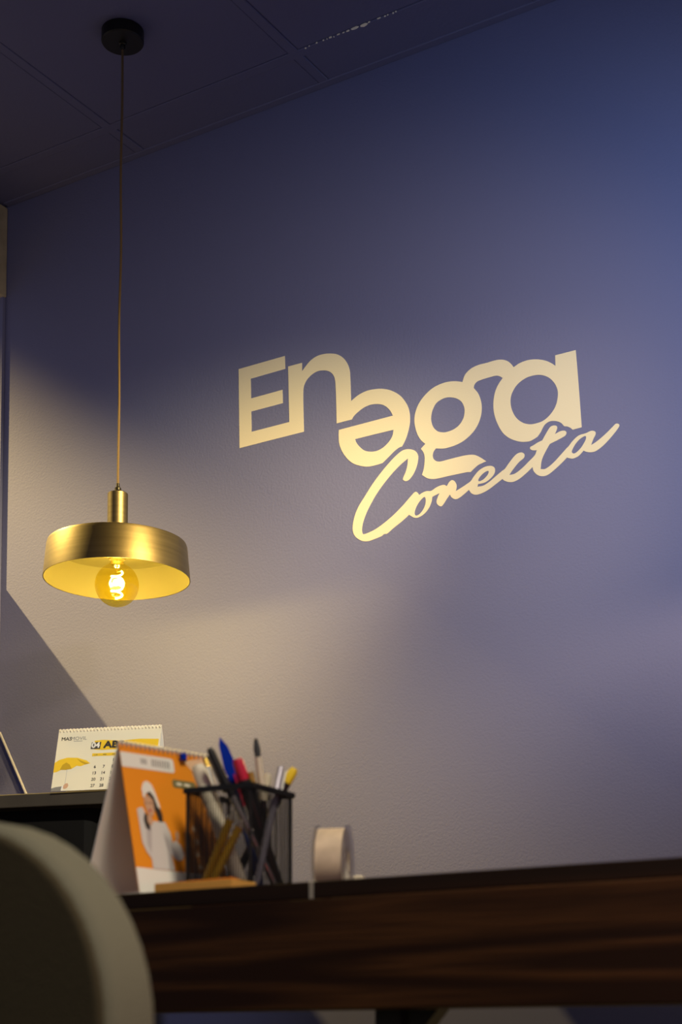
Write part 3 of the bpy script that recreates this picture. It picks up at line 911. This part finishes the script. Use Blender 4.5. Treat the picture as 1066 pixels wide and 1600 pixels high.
roll('tape_roll', [(.0175, -TW / 2), (TR - .002, -TW / 2), (TR - .002, TW / 2), (.0175, TW / 2)], M['tape'])
roll('core', [(.0152, -TW / 2 - .0003), (.0174, -TW / 2 - .0003), (.0174, TW / 2 + .0003), (.0152, TW / 2 + .0003)], M['tape_core'])
for sx in (-1, 1):
    roll('side_plate', [(.010, sx * (TW / 2 + .0012)), (TR + .001, sx * (TW / 2 + .0012)), (TR + .001, sx * (TW / 2 + .0026)), (.010, sx * (TW / 2 + .0026))], M['clear'])
o = obj('cutter_arm', box((-TW / 2 - .0026, -.040, 0), (TW / 2 + .0026, .046, .003), .0008, 1), M['clear'], disp)
o = obj('cutter', box((TW / 2 + .003, .018, 0), (TW / 2 + .012, .034, .026), .001, 1), M['bone'], disp)

# ------------------------------------------------------------------ upholstered chair in the foreground
chair = thing('upholstered_chair', 'olive grey upholstered chair with a rounded back, in front of the desk', 'chair', (-.70, .76, 0))


def rrect(hw, z0, z1, r_top, r_bot, n=12):
    out = []
    for (sx, zc, r, a0) in ((1, z0, r_bot, -90), (1, z1, r_top, 0), (-1, z1, r_top, 90), (-1, z0, r_bot, 180)):
        for k in range(n + 1):
            a = math.radians(a0 + 90 * k / n)
            cxx = sx * (hw - r); cz = (zc - r) if zc == z1 else (zc + r)
            out.append((cxx + r * math.cos(a), cz + r * math.sin(a)))
    return out


def cushion(hw, z0, z1, r_top, r_bot, y0, y1, edge, curve=0.0, flat=False):
    """soft slab: stacked rounded outlines with a rolled edge"""
    bm = bmesh.new()
    prof = [(1 - math.cos(math.radians(a)), math.sin(math.radians(a))) for a in range(0, 91, 15)]
    layers = [(edge * (1 - s), y0 + edge * c) for c, s in prof] + [(edge * (1 - s), y1 - edge * c) for c, s in prof[::-1]]
    loops = []
    for ins, y in layers:
        L = rrect(hw - ins, z0 + ins, z1 - ins, max(r_top - ins, .004), max(r_bot - ins, .004))
        loops.append([bm.verts.new((x, y + curve * x * x, z)) for x, z in L])
    for A, B in zip(loops, loops[1:]):
        n = len(A)
        for i in range(n): bm.faces.new((A[i], A[(i + 1) % n], B[(i + 1) % n], B[i]))
    bm.faces.new(loops[0]); bm.faces.new(loops[-1][::-1])
    bmesh.ops.recalc_face_normals(bm, faces=list(bm.faces))
    return bm


o = obj('backrest', cushion(.2232, .40, .735, .105, .05, -.195, -.158, .009), M['fabric'], chair, 'all')
obj('back_panel', cushion(.2185, .41, .730, .100, .045, -.1975, -.186, .003), M['fabric_dark'], chair, 'all')
o = obj('seat', cushion(.235, -.22, .235, .06, .09, .41, .475, .024), M['fabric'], chair, 'all')
# the seat is modelled upright; lay it flat
o.data.transform(Matrix(((1, 0, 0, 0), (0, 0, 1, .02), (0, 1, 0, 0), (0, 0, 0, 1))))
for sx in (-1, 1):
    for y, ty in ((-.16, -.20), (.20, .24)):
        obj('leg', tube([(sx * .17, y, .42), (sx * .205, ty, 0)], [.016, .010], 12), M['black'], chair, True)
